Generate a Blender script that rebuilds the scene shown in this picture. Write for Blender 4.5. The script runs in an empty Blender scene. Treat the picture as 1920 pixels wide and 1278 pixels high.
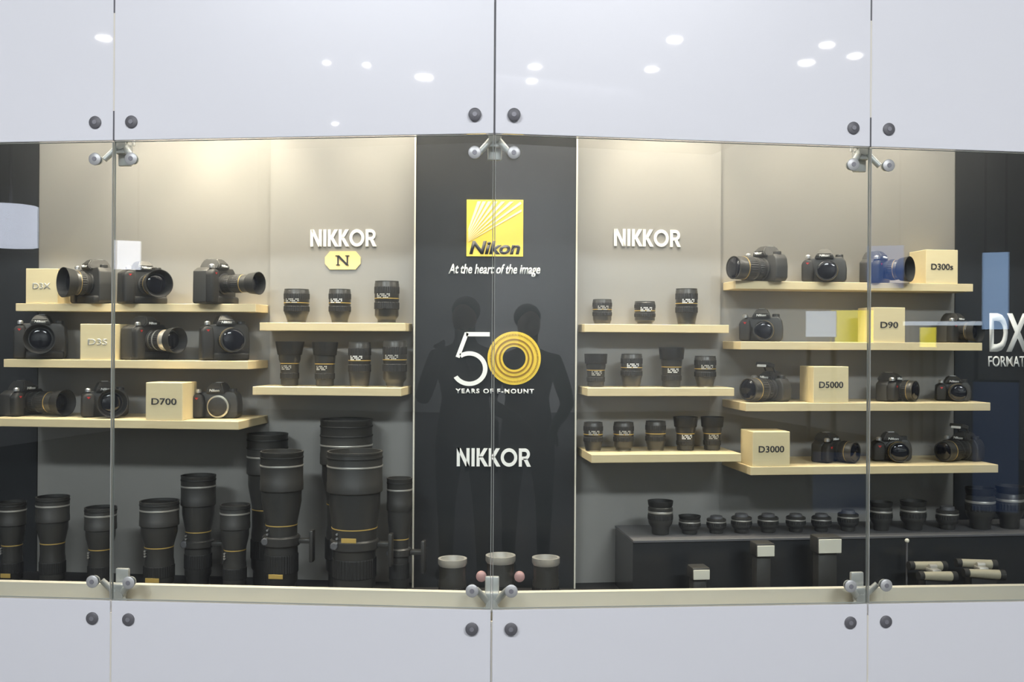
import bpy, bmesh, math, random
from mathutils import Vector, Matrix
random.seed(4)
S = bpy.context.scene
COL = S.collection
R = math.radians
# ------------------------------------------------------------ camera model
F = 1900.0; CX, CY = 960.0, 639.0
EYE = Vector((0.052, 0.0, 1.50)); ROLL = 0.0060
YG = 2.80                       # glass plane distance at the centre joint
TH_L, TH_R = R(5.4), R(7.0)     # the two halves of the front fold back from the centre
DW = 0.60                       # back wall behind the glass

def ray(px, py):
    a, b = (px - CX), -(py - CY)
    c, s = math.cos(ROLL), math.sin(ROLL)
    # lines drop to the right in the picture
    return Vector(((a * c - b * s) / F, 1.0, (b * c + a * s) / F))

def proj(p):
    v = Vector(p) - EYE
    a, b = v.x / v.y * F, v.z / v.y * F
    c, s = math.cos(ROLL), math.sin(ROLL)
    return CX + a * c + b * s, CY - (b * c - a * s)

def wing(side):                  # along-wall direction and inward normal
    if side > 0: t = Vector((math.cos(TH_R), math.sin(TH_R), 0)); rz = TH_R
    elif side < 0: t = Vector((math.cos(TH_L), -math.sin(TH_L), 0)); rz = -TH_L
    else: t = Vector((1, 0, 0)); rz = 0.0
    return t, Vector((-t.y, t.x, 0)), rz

def hit(px, py, d, side=None):
    if side is None: side = -1 if px < 925 else 1
    t, n, rz = wing(side)
    o = Vector((0, YG, 0)) + n * d
    r = ray(px, py)
    k = (o - EYE).dot(n) / r.dot(n)
    return EYE + r * k

def uh(px, py, d, side=None):    # wing coordinates (u along, height)
    if side is None: side = -1 if px < 925 else 1
    p = hit(px, py, d, side); t, n, rz = wing(side)
    return (p - Vector((0, YG, 0))).dot(t), p.z

def pt(side, u, d, h=0.0):
    t, n, rz = wing(side)
    return Vector((0, YG, 0)) + t * u + n * d + Vector((0, 0, h))

def at_h(px, d, h, side=None):   # point at depth d, height h that shows at picture column px
    if side is None: side = -1 if px < 925 else 1
    py = 640.0; p = None
    for _ in range(4):
        p = hit(px, py, d, side); p.z = h
        py = proj(p)[1]
    return p

# ------------------------------------------------------------ materials
def mat(name, col, rough=0.5, metal=0.0, spec=0.5, coat=0.0, emit=None, es=0.0, var=0.0, vscale=8.0, bump=0.0, bscale=60.0):
    m = bpy.data.materials.new(name); m.use_nodes = True
    nt = m.node_tree; b = nt.nodes['Principled BSDF']
    b.inputs['Base Color'].default_value = (*col, 1)
    b.inputs['Roughness'].default_value = rough
    b.inputs['Metallic'].default_value = metal
    b.inputs['Specular IOR Level'].default_value = spec
    b.inputs['Coat Weight'].default_value = coat
    b.inputs['Coat Roughness'].default_value = 0.03
    if emit:
        b.inputs['Emission Color'].default_value = (*emit, 1); b.inputs['Emission Strength'].default_value = es
    tc = nt.nodes.new('ShaderNodeTexCoord')
    if var > 0:
        n = nt.nodes.new('ShaderNodeTexNoise'); n.inputs['Scale'].default_value = vscale; n.inputs['Detail'].default_value = 3
        r = nt.nodes.new('ShaderNodeMix'); r.data_type = 'RGBA'
        r.inputs['A'].default_value = (*[max(0, c * (1 - var)) for c in col], 1)
        r.inputs['B'].default_value = (*[min(1, c * (1 + var)) for c in col], 1)
        nt.links.new(tc.outputs['Object'], n.inputs['Vector'])
        nt.links.new(n.outputs['Fac'], r.inputs['Factor']); nt.links.new(r.outputs['Result'], b.inputs['Base Color'])
    if bump > 0:
        n2 = nt.nodes.new('ShaderNodeTexNoise'); n2.inputs['Scale'].default_value = bscale
        bp = nt.nodes.new('ShaderNodeBump'); bp.inputs['Strength'].default_value = bump; bp.inputs['Distance'].default_value = 0.001
        nt.links.new(tc.outputs['Object'], n2.inputs['Vector'])
        nt.links.new(n2.outputs['Fac'], bp.inputs['Height']); nt.links.new(bp.outputs['Normal'], b.inputs['Normal'])
    return m

def wood(name, c1, c2):
    m = mat(name, c1, 0.45)
    nt = m.node_tree; b = nt.nodes['Principled BSDF']
    tc = nt.nodes.new('ShaderNodeTexCoord'); mp = nt.nodes.new('ShaderNodeMapping')
    mp.inputs['Scale'].default_value = (2, 14, 22)
    n = nt.nodes.new('ShaderNodeTexNoise'); n.inputs['Scale'].default_value = 6; n.inputs['Detail'].default_value = 5
    r = nt.nodes.new('ShaderNodeMix'); r.data_type = 'RGBA'
    r.inputs['A'].default_value = (*c1, 1); r.inputs['B'].default_value = (*c2, 1)
    nt.links.new(tc.outputs['Object'], mp.inputs['Vector']); nt.links.new(mp.outputs['Vector'], n.inputs['Vector'])
    nt.links.new(n.outputs['Fac'], r.inputs['Factor']); nt.links.new(r.outputs['Result'], b.inputs['Base Color'])
    return m

def glass_mat():
    m = bpy.data.materials.new('clear_glass'); m.use_nodes = True
    nt = m.node_tree; nt.nodes.clear()
    out = nt.nodes.new('ShaderNodeOutputMaterial'); mix = nt.nodes.new('ShaderNodeMixShader')
    tr = nt.nodes.new('ShaderNodeBsdfTransparent'); gl = nt.nodes.new('ShaderNodeBsdfGlossy'); fr = nt.nodes.new('ShaderNodeFresnel')
    tr.inputs['Color'].default_value = (0.965, 0.985, 0.975, 1); gl.inputs['Roughness'].default_value = 0.0
    fr.inputs['IOR'].default_value = 1.5
    nt.links.new(fr.outputs[0], mix.inputs[0]); nt.links.new(tr.outputs[0], mix.inputs[1]); nt.links.new(gl.outputs[0], mix.inputs[2])
    nt.links.new(mix.outputs[0], out.inputs[0])
    return m

M = dict(
    glass=glass_mat(),
    edge=mat('glass_edge', (0.42, 0.44, 0.41), 0.35),
    white=mat('white_glass', (0.80, 0.81, 0.84), 0.30, coat=1.0, spec=0.3),
    seal=mat('silicone_seal', (0.72, 0.69, 0.60), 0.6),
    darkseal=mat('dark_seal', (0.10, 0.10, 0.11), 0.5),
    sill=mat('sill_paint', (0.74, 0.70, 0.60), 0.5, var=0.04),
    wall=mat('grey_panel', (0.27, 0.262, 0.25), 0.42, var=0.03, vscale=3),
    wall2=mat('pale_panel', (0.30, 0.292, 0.28), 0.38, var=0.03, vscale=3),
    black=mat('black_panel', (0.028, 0.03, 0.033), 0.22, var=0.1),
    blackm=mat('black_matte', (0.02, 0.02, 0.022), 0.6),
    wood=wood('birch_shelf', (0.82, 0.70, 0.44), (0.72, 0.58, 0.34)),
    box=wood('birch_block', (0.83, 0.72, 0.45), (0.76, 0.63, 0.37)),
    body=mat('camera_body', (0.045, 0.044, 0.042), 0.42, bump=0.5, bscale=900),
    rubber=mat('rubber', (0.020, 0.020, 0.020), 0.6, bump=0.6, bscale=700),
    barrel=mat('lens_barrel', (0.045, 0.044, 0.042), 0.34),
    ring=mat('ribbed_rubber', (0.022, 0.022, 0.022), 0.55),
    gold=mat('gold_paint', (0.80, 0.55, 0.16), 0.35, metal=0.4),
    chrome=mat('satin_steel', (0.72, 0.72, 0.72), 0.30, metal=0.85),
    cast=mat('cast_steel', (0.50, 0.51, 0.50), 0.42, metal=0.35),
    bolt=mat('bolt_steel', (0.13, 0.13, 0.14), 0.5, metal=0.1),
    boltc=mat('bolt_centre', (0.24, 0.24, 0.26), 0.4, metal=0.2),
    mount=mat('lens_mount', (0.62, 0.58, 0.48), 0.3, metal=0.8),
    silver=mat('silver_finish', (0.62, 0.60, 0.56), 0.35, metal=0.6),
    front=mat('front_element', (0.008, 0.009, 0.014), 0.12, coat=0.3),
    letter=mat('white_letter', (0.92, 0.92, 0.90), 0.5),
    greyl=mat('grey_letter', (0.55, 0.54, 0.5), 0.5),
    ink=mat('black_ink', (0.03, 0.03, 0.035), 0.5),
    yellow=mat('logo_yellow', (0.92, 0.70, 0.10), 0.4),
    pyellow=mat('logo_pale', (0.96, 0.90, 0.62), 0.4),
    ringy=mat('ring_yellow', (0.85, 0.60, 0.08), 0.4, var=0.15, vscale=60),
    card=mat('card', (0.78, 0.76, 0.66), 0.6),
    pink=mat('pink_foil', (0.55, 0.33, 0.32), 0.4),
    red=mat('red_accent', (0.5, 0.03, 0.03), 0.4),
    cream=mat('cream_leather', (0.40, 0.37, 0.28), 0.45),
    hallfloor=mat('hall_carpet', (0.06, 0.06, 0.065), 0.8, var=0.2),
    hallwall=mat('hall_wall', (0.42, 0.43, 0.44), 0.8, var=0.1),
    hallceil=mat('hall_ceiling', (0.05, 0.05, 0.055), 0.8),
    lamp=mat('lamp_face', (1, 1, 1), 0.5, emit=(1, 0.97, 0.92), es=60),
    warmlamp=mat('warm_lamp_face', (1, 1, 1), 0.5, emit=(1, 0.85, 0.6), es=6),
    litwhite=mat('lit_white', (0.8, 0.8, 0.8), 0.5, emit=(0.85, 0.88, 1.0), es=9),
    litwin=mat('lit_window', (0.8, 0.8, 0.8), 0.5, emit=(0.75, 0.85, 1.0), es=5.0),
    lityel=mat('lit_yellow', (0.8, 0.7, 0.1), 0.5, emit=(0.95, 0.82, 0.03), es=6.0),
    litblue=mat('lit_blue', (0.2, 0.4, 0.8), 0.5, emit=(0.10, 0.28, 0.9), es=2.2),
    litpale=mat('lit_pale_blue', (0.5, 0.7, 0.9), 0.5, emit=(0.40, 0.60, 0.95), es=4.0),
    cloth=mat('dark_cloth', (0.012, 0.012, 0.014), 0.9),
    skin=mat('skin', (0.35, 0.2, 0.14), 0.6),
    hair=mat('hair', (0.012, 0.01, 0.008), 0.6),
)

# ------------------------------------------------------------ mesh helpers
def tag(o, label=None, cat=None, group=None, kind=None):
    if label: o['label'] = label
    if cat: o['category'] = cat
    if group: o['group'] = group
    if kind: o['kind'] = kind
    return o

def empty(name, loc, rz=0.0):
    o = bpy.data.objects.new(name, None); COL.objects.link(o)
    o.empty_display_size = 0.03
    o.location = loc; o.rotation_euler = (0, 0, rz); return o

def link(name, bm, m, parent=None, smooth=False, loc=None, rz=None):
    me = bpy.data.meshes.new(name)
    bmesh.ops.recalc_face_normals(bm, faces=bm.faces)
    bm.to_mesh(me); bm.free()
    for mm in (m if isinstance(m, (list, tuple)) else [m]): me.materials.append(mm)
    if smooth:
        me.polygons.foreach_set('use_smooth', [True] * len(me.polygons))
        try: me.set_sharp_from_angle(angle=R(38))
        except Exception: pass
    o = bpy.data.objects.new(name, me); COL.objects.link(o)
    if parent: o.parent = parent
    if loc is not None: o.location = loc
    if rz is not None: o.rotation_euler = (0, 0, rz)
    return o

def add_box(bm, c, s, bev=0.0, seg=2, mtx=None):
    r = bmesh.ops.create_cube(bm, size=1.0)
    vs = r['verts']
    bmesh.ops.scale(bm, vec=s, verts=vs)
    if bev > 0:
        es = list({e for v in vs for e in v.link_edges})
        rr = bmesh.ops.bevel(bm, geom=es, offset=bev, segments=seg, affect='EDGES', profile=0.5)
        vs = list({v for f in rr['faces'] for v in f.verts} | {v for v in vs if v.is_valid})
    if mtx is not None: bmesh.ops.transform(bm, matrix=mtx, verts=vs)
    bmesh.ops.translate(bm, vec=c, verts=vs)
    return vs

def box(c, s, bev=0.0, seg=2, mtx=None):
    bm = bmesh.new(); add_box(bm, c, s, bev, seg, mtx); return bm

def add_lathe(bm, prof, n=32, axis='Z', o=(0, 0, 0), rib=None):
    """prof: list of (r, h).  rib: (count, depth) modulates the radius."""
    rows = []
    for (r, h) in prof:
        row = []
        for i in range(n):
            a = 2 * math.pi * i / n
            rr = r * (1 - (rib if (rib and i % 2) else 0))
            x, y, z = rr * math.cos(a), rr * math.sin(a), h
            if axis == '-Y': x, y, z = x, -z, y
            row.append(bm.verts.new((x + o[0], y + o[1], z + o[2])))
        rows.append(row)
    for a, b in zip(rows[:-1], rows[1:]):
        for i in range(n):
            bm.faces.new((a[i], a[(i + 1) % n], b[(i + 1) % n], b[i]))
    bm.faces.new(rows[0]); bm.faces.new(rows[-1])

def lathe(prof, n=32, axis='Z', o=(0, 0, 0), rib=None):
    bm = bmesh.new(); add_lathe(bm, prof, n, axis, o, rib); return bm

def add_prism(bm, pts, y0, y1):
    """extrude an outline in the XZ plane from y0 to y1"""
    a = [bm.verts.new((x, y0, z)) for x, z in pts]; b = [bm.verts.new((x, y1, z)) for x, z in pts]
    n = len(pts)
    bm.faces.new(a); bm.faces.new(b[::-1])
    for i in range(n): bm.faces.new((a[i], a[(i + 1) % n], b[(i + 1) % n], b[i]))
    return a + b

def prism(pts, y0, y1, bev=0.0, seg=2):
    bm = bmesh.new(); add_prism(bm, pts, y0, y1)
    if bev > 0:
        bmesh.ops.recalc_face_normals(bm, faces=bm.faces)
        bmesh.ops.bevel(bm, geom=list(bm.edges), offset=bev, segments=seg, affect='EDGES', profile=0.5)
    return bm

def add_plan(bm, pts, z0, z1):
    a = [bm.verts.new((p[0], p[1], z0)) for p in pts]; b = [bm.verts.new((p[0], p[1], z1)) for p in pts]
    n = len(pts); bm.faces.new(a); bm.faces.new(b[::-1])
    for i in range(n): bm.faces.new((a[i], a[(i + 1) % n], b[(i + 1) % n], b[i]))

def add_bar(bm, p, q, r0, r1=None, n=14):
    r1 = r0 if r1 is None else r1
    p, q = Vector(p), Vector(q); d = (q - p); L = d.length
    r = bmesh.ops.create_cone(bm, cap_ends=True, segments=n, radius1=r0, radius2=r1, depth=L)
    rot = d.to_track_quat('Z', 'Y').to_matrix().to_4x4()
    bmesh.ops.transform(bm, matrix=Matrix.Translation((p + q) / 2) @ rot, verts=r['verts'])

# ---- lettering
def text_bm(s, w=None, h=None, off=0.0, shear=0.0, ext=0.0015, space=1.0):
    """flat lettering in the XZ plane facing -Y, centred, fitted to w x h"""
    cu = bpy.data.curves.new('t', 'FONT'); cu.body = s; cu.offset = off; cu.shear = shear; cu.space_character = space
    cu.resolution_u = 4; cu.fill_mode = 'FRONT'
    ob = bpy.data.objects.new('t', cu); COL.objects.link(ob)
    dg = bpy.context.evaluated_depsgraph_get(); me = bpy.data.meshes.new_from_object(ob.evaluated_get(dg))
    bm = bmesh.new(); bm.from_mesh(me)
    bpy.data.objects.remove(ob); bpy.data.curves.remove(cu); bpy.data.meshes.remove(me)
    xs = [v.co.x for v in bm.verts]; ys = [v.co.y for v in bm.verts]
    W, H = max(xs) - min(xs), max(ys) - min(ys); mx, my = (max(xs) + min(xs)) / 2, (max(ys) + min(ys)) / 2
    sx = w / W if w else None; sy = h / H if h else None
    sx = sx or sy; sy = sy or sx
    for v in bm.verts: v.co = Vector(((v.co.x - mx) * sx, 0, (v.co.y - my) * sy))
    bmesh.ops.remove_doubles(bm, verts=bm.verts, dist=1e-6)
    r = bmesh.ops.extrude_face_region(bm, geom=list(bm.faces))
    bmesh.ops.translate(bm, vec=(0, -ext, 0), verts=[g for g in r['geom'] if isinstance(g, bmesh.types.BMVert)])
    return bm

def add_stroke(bm, p, q, w, y0, y1):
    p, q = Vector(p), Vector(q); d = (q - p).normalized(); n = Vector((-d.y, d.x)) * w / 2
    add_prism(bm, [tuple(p + n), tuple(q + n), tuple(q - n), tuple(p - n)], y0, y1)

def add_arc(bm, c, r, w, a0, a1, y0, y1, n=40, sx=1.0):
    for i in range(n):
        a = a0 + (a1 - a0) * i / n; b = a0 + (a1 - a0) * (i + 1) / n
        P = lambda rr, t: (c[0] + sx * rr * math.cos(t), c[1] + rr * math.sin(t))
        add_prism(bm, [P(r - w / 2, a), P(r + w / 2, a), P(r + w / 2, b), P(r - w / 2, b)], y0, y1)

def nikkor_bm(W, H, ext=0.003):
    bm = bmesh.new(); t = 0.19; y0, y1 = 0, -ext; x = 0
    def horiz(p, q, x0, x1):            # slanted bar with horizontal cut ends
        add_prism(bm, [(p[0] + x0, p[1]), (p[0] + x1, p[1]), (q[0] + x1, q[1]), (q[0] + x0, q[1])], y0, y1)
    # N
    add_stroke(bm, (x + t / 2, 0), (x + t / 2, 1), t, y0, y1); add_stroke(bm, (x + .78 - t / 2, 0), (x + .78 - t / 2, 1), t, y0, y1)
    horiz((x, 1), (x + .55, 0), 0, .23); x += .90
    add_stroke(bm, (x + t / 2, 0), (x + t / 2, 1), t, y0, y1); x += .31
    for _ in range(2):
        add_stroke(bm, (x + t / 2, 0), (x + t / 2, 1), t, y0, y1)
        horiz((x + .44, 1), (x + .12, .50), 0, .24); horiz((x + .12, .55), (x + .48, 0), 0, .24); x += .74
    add_arc(bm, (x + .50, .5), .41, t, 0, 2 * math.pi, y0, y1); x += 1.10
    add_stroke(bm, (x + t / 2, 0), (x + t / 2, 1), t, y0, y1)
    add_stroke(bm, (x + t, .91), (x + .36, .91), .18, y0, y1); add_stroke(bm, (x + t, .46), (x + .36, .46), .18, y0, y1)
    add_arc(bm, (x + .36, .685), .225, .18, -math.pi / 2, math.pi / 2, y0, y1, 20)
    horiz((x + .26, .44), (x + .50, 0), 0, .24); x += .74
    for v in bm.verts: v.co.x = (v.co.x / x - .5) * W; v.co.z = (v.co.z - .5) * H
    return bm

# ================================================================= SHELL
H_TOP = hit(925, 251, 0.0).z; H_SILL = hit(924, 1142, 0.0).z
UL, UR = -2.15, 2.25            # ends of the display front
def slope_to(px, py, h0):        # height gain per metre along the wing so the edge passes this pixel
    u, h = uh(px, py, 0.0)
    return (h - h0) / u
KT = {-1: slope_to(0, 268, H_TOP), 1: slope_to(1919, 286, H_TOP)}
KS = {-1: slope_to(0, 1119, H_SILL), 1: slope_to(1919, 1126, H_SILL)}
def htop(u): return H_TOP + u * KT[-1 if u < 0 else 1]
def hsill(u): return H_SILL + u * KS[-1 if u < 0 else 1]
FLOOR_H = H_SILL - 0.075; CEIL_H = 2.62

def wing_slab(name, m, side, u0, u1, d0, d1, z0, z1, **k):
    bm = bmesh.new()
    add_plan(bm, [pt(side, u0, d0), pt(side, u1, d0), pt(side, u1, d1), pt(side, u0, d1)], z0, z1)
    return link(name, bm, m, **k)

def upx(px, d, py=640): return uh(px, py, d)[0]

# back wall sections
secs = [(-1, UL, upx(72, DW), 'black'), (-1, upx(72, DW), upx(508, DW), 'wall'), (-1, upx(508, DW), -0.20, 'wall2'),
        (1, 0.20, upx(1348, DW), 'wall2'), (1, upx(1348, DW), upx(1789, DW), 'wall'), (1, upx(1789, DW), UR, 'black')]
names = ['outer_left', 'camera_left', 'lens_left', 'lens_right', 'camera_right', 'outer_right']
for (sd, a, b, mm), nm in zip(secs, names):
    fw = 0.012 if mm == 'wall2' else (0.006 if mm == 'black' else 0)
    tag(wing_slab('wall_' + nm, M[mm], sd, a, b, DW - fw, DW + 0.06, FLOOR_H - .03, CEIL_H + .02), kind='structure')
# narrow fins between sections
YB = YG + DW - 0.045
x0 = EYE.x + (777 - CX) / F * YB; x1 = EYE.x + (1080 - CX) / F * YB
PANEL = tag(link('wall_centre', box(((x0 + x1) / 2, YB + 0.04, (FLOOR_H + CEIL_H) / 2), (x1 - x0, 0.08, CEIL_H - FLOOR_H)), M['black']), kind='structure')
for xx, nm in ((x0, 'panel_left'), (x1, 'panel_right')):
    tag(link('trim_' + nm, box((xx, YB - 0.001, (FLOOR_H + CEIL_H) / 2), (0.005, 0.012, CEIL_H - FLOOR_H)), M['seal']), kind='structure')
# floor, ceiling and ends of the case
def fan(d0, d1):
    return [pt(-1, UL, d0), pt(0, 0, d0), pt(1, UR, d0), pt(1, UR, d1), pt(0, 0, d1 + .04), pt(-1, UL, d1)]
bm = bmesh.new(); add_plan(bm, fan(0.101, DW + .02), FLOOR_H - .03, FLOOR_H)
tag(link('floor_case', bm, M['blackm']), kind='structure')
bm = bmesh.new(); add_plan(bm, fan(0.03, DW + .02), CEIL_H, CEIL_H + .04)
tag(link('ceiling_case', bm, M['wall']), kind='structure')
for sd, u, nm in ((-1, UL, 'end_left'), (1, UR, 'end_right')):
    tag(wing_slab('wall_' + nm, M['black'], sd, u - .02, u + .02, 0.03, DW + .03, 0, 3.0), kind='structure')
# sill behind the lower panels, and header behind the upper panels
for sd, a, b, nm in ((-1, UL, 0, 'left'), (1, 0, UR, 'right')):
    o = wing_slab('trim_sill_' + nm, M['sill'], sd, a, b, 0.075, 0.100, H_SILL - .06, H_SILL + .026)
    for v in o.data.vertices:
        if v.co.z > H_SILL - .03: v.co.z += (hsill(a if abs((v.co - pt(sd, a, 0)).xy.length) < .5 else b) - H_SILL)
    tag(o, kind='structure')
    tag(wing_slab('wall_base_' + nm, M['seal'], sd, a, b, 0.020, 0.045, 0, H_SILL - .061), kind='structure')

# glass panes and painted glass panels ---------------------------------
J = {-1: upx(212, 0), 1: upx(1629, 0)}; G = 0.0022
spans = [(-1, UL, J[-1], 'at the left edge'), (-1, J[-1], 0, 'left of the centre joint'), (1, 0, J[1], 'right of the centre joint'), (1, J[1], UR, 'at the right edge')]
for i, (sd, a, b, wh) in enumerate(spans):
    ga = G if i > 0 else 0; gb = G if i < 3 else 0
    def pane(name, f0, f1, m):
        t, n, rz = wing(sd); ua, ub = a + ga, b - gb; um = (ua + ub) / 2; z0 = (f0(um) + f1(um)) / 2
        bm = prism([(ua - um, f0(ua) - z0), (ub - um, f0(ub) - z0), (ub - um, f1(ub) - z0), (ua - um, f1(ua) - z0)], -.005, .005, .0012, 1)
        bm.normal_update()
        if isinstance(m, list):
            for f in bm.faces: f.material_index = 0 if abs(f.normal.y) > .9 else 1
        return link(name, bm, m, loc=pt(sd, um, 0.0, z0), rz=rz)
    tag(pane('glass_pane', lambda u: hsill(u) + .002, lambda u: htop(u) - .002, [M['glass'], M['edge']]), 'tall clear glass pane of the display front, ' + wh, 'glass pane', 'clear panes of the display front')
    tag(pane('upper_panel', lambda u: htop(u) + .001, lambda u: 3.0, M['white']), 'glossy white glass panel above the clear pane, ' + wh, 'panel', 'white panels above the display')
    tag(pane('lower_panel', lambda u: 0.0, lambda u: hsill(u) - .001, M['white']), 'glossy white glass panel below the clear pane, ' + wh, 'panel', 'white panels below the display')
# seals in the joints
for k, (sd, u, nm) in enumerate(((-1, J[-1], 'left'), (-1, 0.0, 'centre'), (1, J[1], 'right'))):
    H_T, H_S = htop(u), hsill(u)
    rz = wing(sd)[2] if u else 0
    up = 'darkseal' if k == 1 else 'seal'
    for z0, z1, m, t_ in ((H_T, H_T + .085, 'darkseal', 'low'), (H_T + .085, H_T + .365, up, 'mid'), (H_T + .365, 3.0, 'darkseal', 'top')):
        tag(link('trim_joint_%s_%s' % (nm, t_), box((0, 0, 0), (0.0042, 0.008, z1 - z0)), M[m], loc=pt(sd, u, 0.008 if u == 0 else 0.0, (z0 + z1) / 2), rz=rz), kind='structure')
    tag(link('trim_joint_%s_base' % nm, box((0, 0, 0), (0.0042, 0.008, H_S - .035)), M['seal'], loc=pt(sd, u, 0.008 if u == 0 else 0.0, (H_S - .035) / 2), rz=rz), kind='structure')

# spider fittings -------------------------------------------------------
def spider(sd, u, zj, top, label):
    """four-armed steel fitting behind the joint; zj is the height where four sheets meet"""
    rz = wing(sd)[2] if u else 0.0
    e = empty('spider_fitting', pt(sd, u, 0.0, zj), rz)
    tag(e, label, 'glass fitting', 'four-armed steel fittings at the glass joints')
    v = 0.0525; w = 0.054; dy = 0.046
    bm = bmesh.new()
    add_bar(bm, (0, dy - .014, 0), (0, dy + .018, 0), 0.017, 0.014, 20)
    link('hub', bm, M['cast'], e, True)
    for sx in (-1, 1):
        for sz in (-1, 1):
            bm = bmesh.new()
            add_bar(bm, (sx * .006, dy, sz * .004), (sx * (w - .010), dy - .018, sz * (v - .004)), 0.0105, 0.0085)
            add_bar(bm, (sx * w, dy - .034, sz * v), (sx * w, 0.007, sz * v), 0.014, 0.014, 20)
            a = link('arm', bm, M['cast'], e, True)
            bm = lathe([(0.0165, .0056), (.0178, .007), (.0178, .010), (.014, .012)], 28, '-Y', (sx * w, 0.001, sz * v))
            c = link('bolt_cap', bm, M['bolt'] if (sz > 0) == top else M['cast'], e, True)
            link('bolt_centre', lathe([(0.007, .010), (.0065, .0135)], 16, '-Y', (sx * w, 0.001, sz * v)), M['boltc'], c, True)
    z = -0.030 if top else 0.045
    bm = bmesh.new()
    add_box(bm, (0, dy + .010, z * .55), (0.040, 0.040, 0.024), 0.004)
    add_box(bm, (0, dy + .022, z), (0.040, 0.014, 0.062), 0.004)
    link('bracket', bm, M['cast'], e, True)
    bm = bmesh.new()
    add_bar(bm, (-.013, dy + .045, -z * .1), (-.013, dy + .045, (.20 if top else .036)), .005)
    add_bar(bm, (.013, dy + .045, -z * .1), (.013, dy + .045, (.20 if top else .036)), .005)
    link('mounting_rod', bm, M['chrome'], e, True)
    return e
for sd, u, nm in ((-1, J[-1], 'left'), (-1, 0.0, 'centre'), (1, J[1], 'right')):
    spider(sd, u, htop(u), True, 'steel spider fitting holding the glass at the top of the %s joint' % nm)
    spider(sd, u, hsill(u), False, 'steel spider fitting holding the glass at the foot of the %s joint' % nm)

# ================================================================= SHELVES
ZC = YG + DW
SH = {}
def shelf(key, side, pa, pb, frac, ref, label, grp):
    """pa, pb: picture columns of the back corners; frac: depth as share of the distance; ref: pixel on the top front edge"""
    depth = frac * 3.5
    d1 = DW - (0.012 if key[0] == 'N' else 0); d0 = DW - depth
    ua, ub = upx(pa, DW), upx(pb, DW)
    h = uh(ref[0], ref[1], d0, side)[1]
    th = 0.0265
    c = (ua + ub) / 2; rz = wing(side)[2]
    bm = box((0, 0, 0), (ub - ua, d1 - d0, th), 0.0012, 1)
    o = link('display_shelf', bm, M['wood'], loc=pt(side, c, (d0 + d1) / 2, h - th / 2), rz=rz)
    tag(o, label, 'shelf', grp)
    SH[key] = (side, d0, d1, h)
g = 'pale wood shelves on the back wall'
shelf('L1', -1, 68, 503, .036, (263, 569), 'pale wood shelf with three cameras on the left, uppermost there', g)
shelf('L2', -1, 69, 503, .056, (252, 675), 'middle pale wood shelf of the camera shelves on the left', g)
shelf('L3', -1, 71, 503, .079, (240, 787), 'lowest pale wood shelf of the camera shelves on the left', g)
shelf('N1', -1, 510, 774, .036, (630, 605), 'pale wood shelf with three lenses under the gold badge', g)
shelf('N2', -1, 510, 774, .054, (630, 726), 'pale wood shelf with four lenses left of the black panel', g)
shelf('NR1', 1, 1083, 1345, .034, (1224, 608), 'pale wood shelf with three lenses right of the black panel', g)
shelf('NR2', 1, 1083, 1345, .050, (1224, 727), 'pale wood shelf with four lenses right of the black panel', g)
shelf('NR3', 1, 1083, 1345, .070, (1228, 851), 'pale wood shelf with five lenses right of the black panel', g)
shelf('R1', 1, 1355, 1786, .036, (1594, 529), 'topmost pale wood shelf of the camera shelves on the right', g)
shelf('R2', 1, 1355, 1786, .052, (1600, 641), 'second shelf from the top on the right, carrying the D90 block', g)
shelf('R3', 1, 1355, 1786, .066, (1613, 755), 'third shelf from the top on the right, carrying the D5000 block', g)
shelf('R4', 1, 1355, 1786, .079, (1622, 873), 'lowest pale wood shelf on the right, carrying the D3000 block', g)

# ================================================================= BLOCKS
def block(key, pxa, pxb, pyt, txt, label, ink='ink', sub=0.0):
    side, d0, d1, h = SH[key]
    dd = 0.112
    df = d0 + 0.006; 
    if df + dd > d1 - 0.002: dd = d1 - 0.002 - df
    a = at_h(pxa, df, h, side); b = at_h(pxb, df, h, side)
    w = (b - a).length
    top = uh((pxa + pxb) / 2, pyt, df, side)[1]
    hh = top - h
    t, n, rz = wing(side)
    e = empty('display_block', (a + b) / 2, rz); tag(e, label, 'display block', 'wooden name blocks on the shelves')
    link('block_body', box((0, dd / 2, hh / 2), (w, dd, hh), 0.0015, 1), M['box'], e)
    tb = text_bm(txt, w * (.68 if len(txt) > 3 else .55), 0.021, off=0.012)
    o = link('lettering', tb, M[ink], e, loc=(0, -0.0002, hh * .50))
block('L1', 48, 108, 503, 'D3X', 'pale wooden name block at the left end of the top left shelf', 'greyl')
block('L2', 150, 216, 607, 'D3S', 'pale wooden name block on the middle left shelf, faint lettering', 'greyl')
block('L3', 273, 342, 717, 'D700', 'pale wooden name block lettered D700')
block('R1', 1736, 1796, 468, 'D300s', 'pale wooden name block lettered D300s')
block('R2', 1637, 1697, 576, 'D90', 'pale wooden name block lettered D90')
block('R3', 1525, 1591, 687, 'D5000', 'pale wooden name block lettered D5000')
block('R4', 1411, 1481, 809, 'D3000', 'pale wooden name block lettered D3000')

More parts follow.
